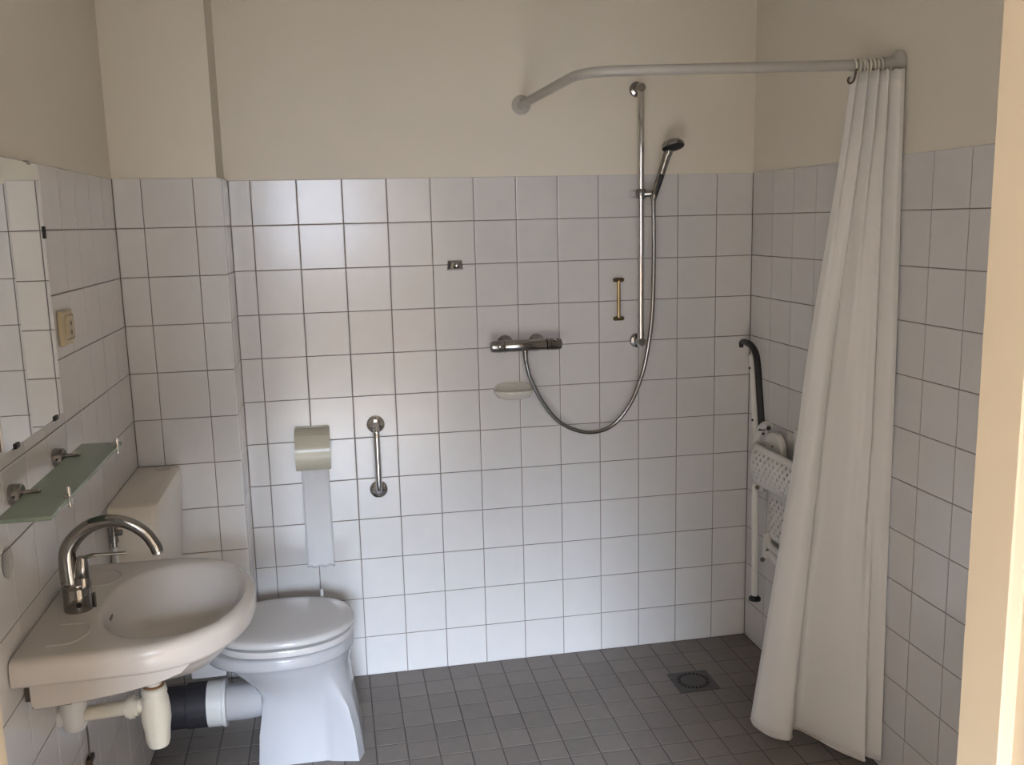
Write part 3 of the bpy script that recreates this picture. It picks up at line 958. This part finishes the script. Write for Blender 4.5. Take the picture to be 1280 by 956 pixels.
def perforated(x, y0, y1, z0, z1, cell, hr, margin, bulge, name, thick=.012):
    """panel parallel to the right wall, with a grid of real holes"""
    ny = max(1, round((y1 - y0 - 2 * margin) / cell))
    nz = max(1, round((z1 - z0 - 2 * margin) / cell))
    ys = [y0 + margin + (y1 - y0 - 2 * margin) * i / ny for i in range(ny + 1)]
    zs = [z0 + margin + (z1 - z0 - 2 * margin) * i / nz for i in range(nz + 1)]
    b = bmesh.new()
    mid, half = (z0 + z1) / 2, (z1 - z0) / 2

    def V(y, z):
        k = (z - mid) / half
        return b.verts.new((x + bulge * k * k, y, z))
    for i in range(ny):
        for j in range(nz):
            a, c = ys[i], ys[i + 1]
            e, f = zs[j], zs[j + 1]
            cy, cz = (a + c) / 2, (e + f) / 2
            ou = [(a, e), (cy, e), (c, e), (c, cz), (c, f), (cy, f), (a, f), (a, cz)]
            O = [V(*p) for p in ou]
            if (i + j) % 2 == 0:
                H = [V(cy + hr * math.cos(-3 * PI / 4 + PI / 4 * k), cz + hr * math.sin(-3 * PI / 4 + PI / 4 * k)) for k in range(8)]
                for k in range(8):
                    b.faces.new((O[k], O[(k + 1) % 8], H[(k + 1) % 8], H[k]))
            else:
                b.faces.new(O)
    # border
    yy = [y0] + ys + [y1]
    zz = [z0, z0 + margin * .4] + zs + [z1 - margin * .4, z1]
    for i in range(len(yy) - 1):
        for j in range(len(zz) - 1):
            if 1 <= i <= ny and 2 <= j <= nz + 1:
                continue
            b.faces.new((V(yy[i], zz[j]), V(yy[i + 1], zz[j]), V(yy[i + 1], zz[j + 1]), V(yy[i], zz[j + 1])))
    bmesh.ops.remove_doubles(b, verts=b.verts, dist=.0004)
    o = part(name, b, 'white_coat', st, sharp=40)
    m = o.modifiers.new('thickness', 'SOLIDIFY')
    m.thickness = thick
    m.offset = 0
    return o


perforated(1.695, -.60, -.228, .695, .842, .0165, .0062, .02, .018, 'seat_panel', .006)
perforated(1.752, -.60, -.25, .497, .672, .0165, .0062, .018, .004, 'back_panel', .006)
# upper lip of the seat panel returning to the wall, and its end cheek
part('panel_cheek', B(1.712, 1.772, -.240, -.228, .70, .842, .004), 'white_coat', st)
part('wall_plate', B(1.780, XR - .0006, -.45, -.38, .45, .92, .003), 'white_coat', st)
part('lower_rail', T(smooth_path([(1.752, -.262, .505), (1.745, -.29, .482), (1.742, -.33, .474), (1.742, -.60, .474)]), .012, 14), 'white_coat', st)
LX = 1.708
l0, l1 = g(944, 612, LX), g(943.5, 745, LX)
part('fold_leg', T(smooth_path([l0 + Vector((.02, -.035, .012)), l0 + Vector((.004, -.012, .012)), l0, l0.lerp(l1, .5), l1]), .0125, 16), 'white_coat', st)
part('rubber_foot', LA(l1 + Vector((0, 0, -.016)), (0, 0, 1), [(0, .014), (.002, .0215), (.010, .022), (.014, .017), (.020, .014)], 20), 'black_pad', st, label='black rubber foot')
part('leg_bolt', LA(g(947, 609, LX - .012), (-.9, -.6, 0), [(0, .008), (.004, .008), (.007, .004)], 14), 'hook_dark', st)
part('lower_bracket', B(1.745, XR - .0006, -.262, -.235, .41, .50, .006), 'white_coat', st)
part('bracket_hook', T(smooth_path([g(962, 686, 1.75), g(958, 688, 1.75), g(956.5, 694, 1.75)]), .004, 8), 'hook_dark', st)
part('bracket_arm', T([(1.77, -.26, .445), (1.752, -.33, .435), (1.75, -.42, .425)], .018, 14), 'white_coat', st)
part('bracket_bolt', LA(g(954, 699, 1.765), (-.9, -.6, 0), [(0, .008), (.008, .008), (.010, .004)], 14), 'hook_dark', st)
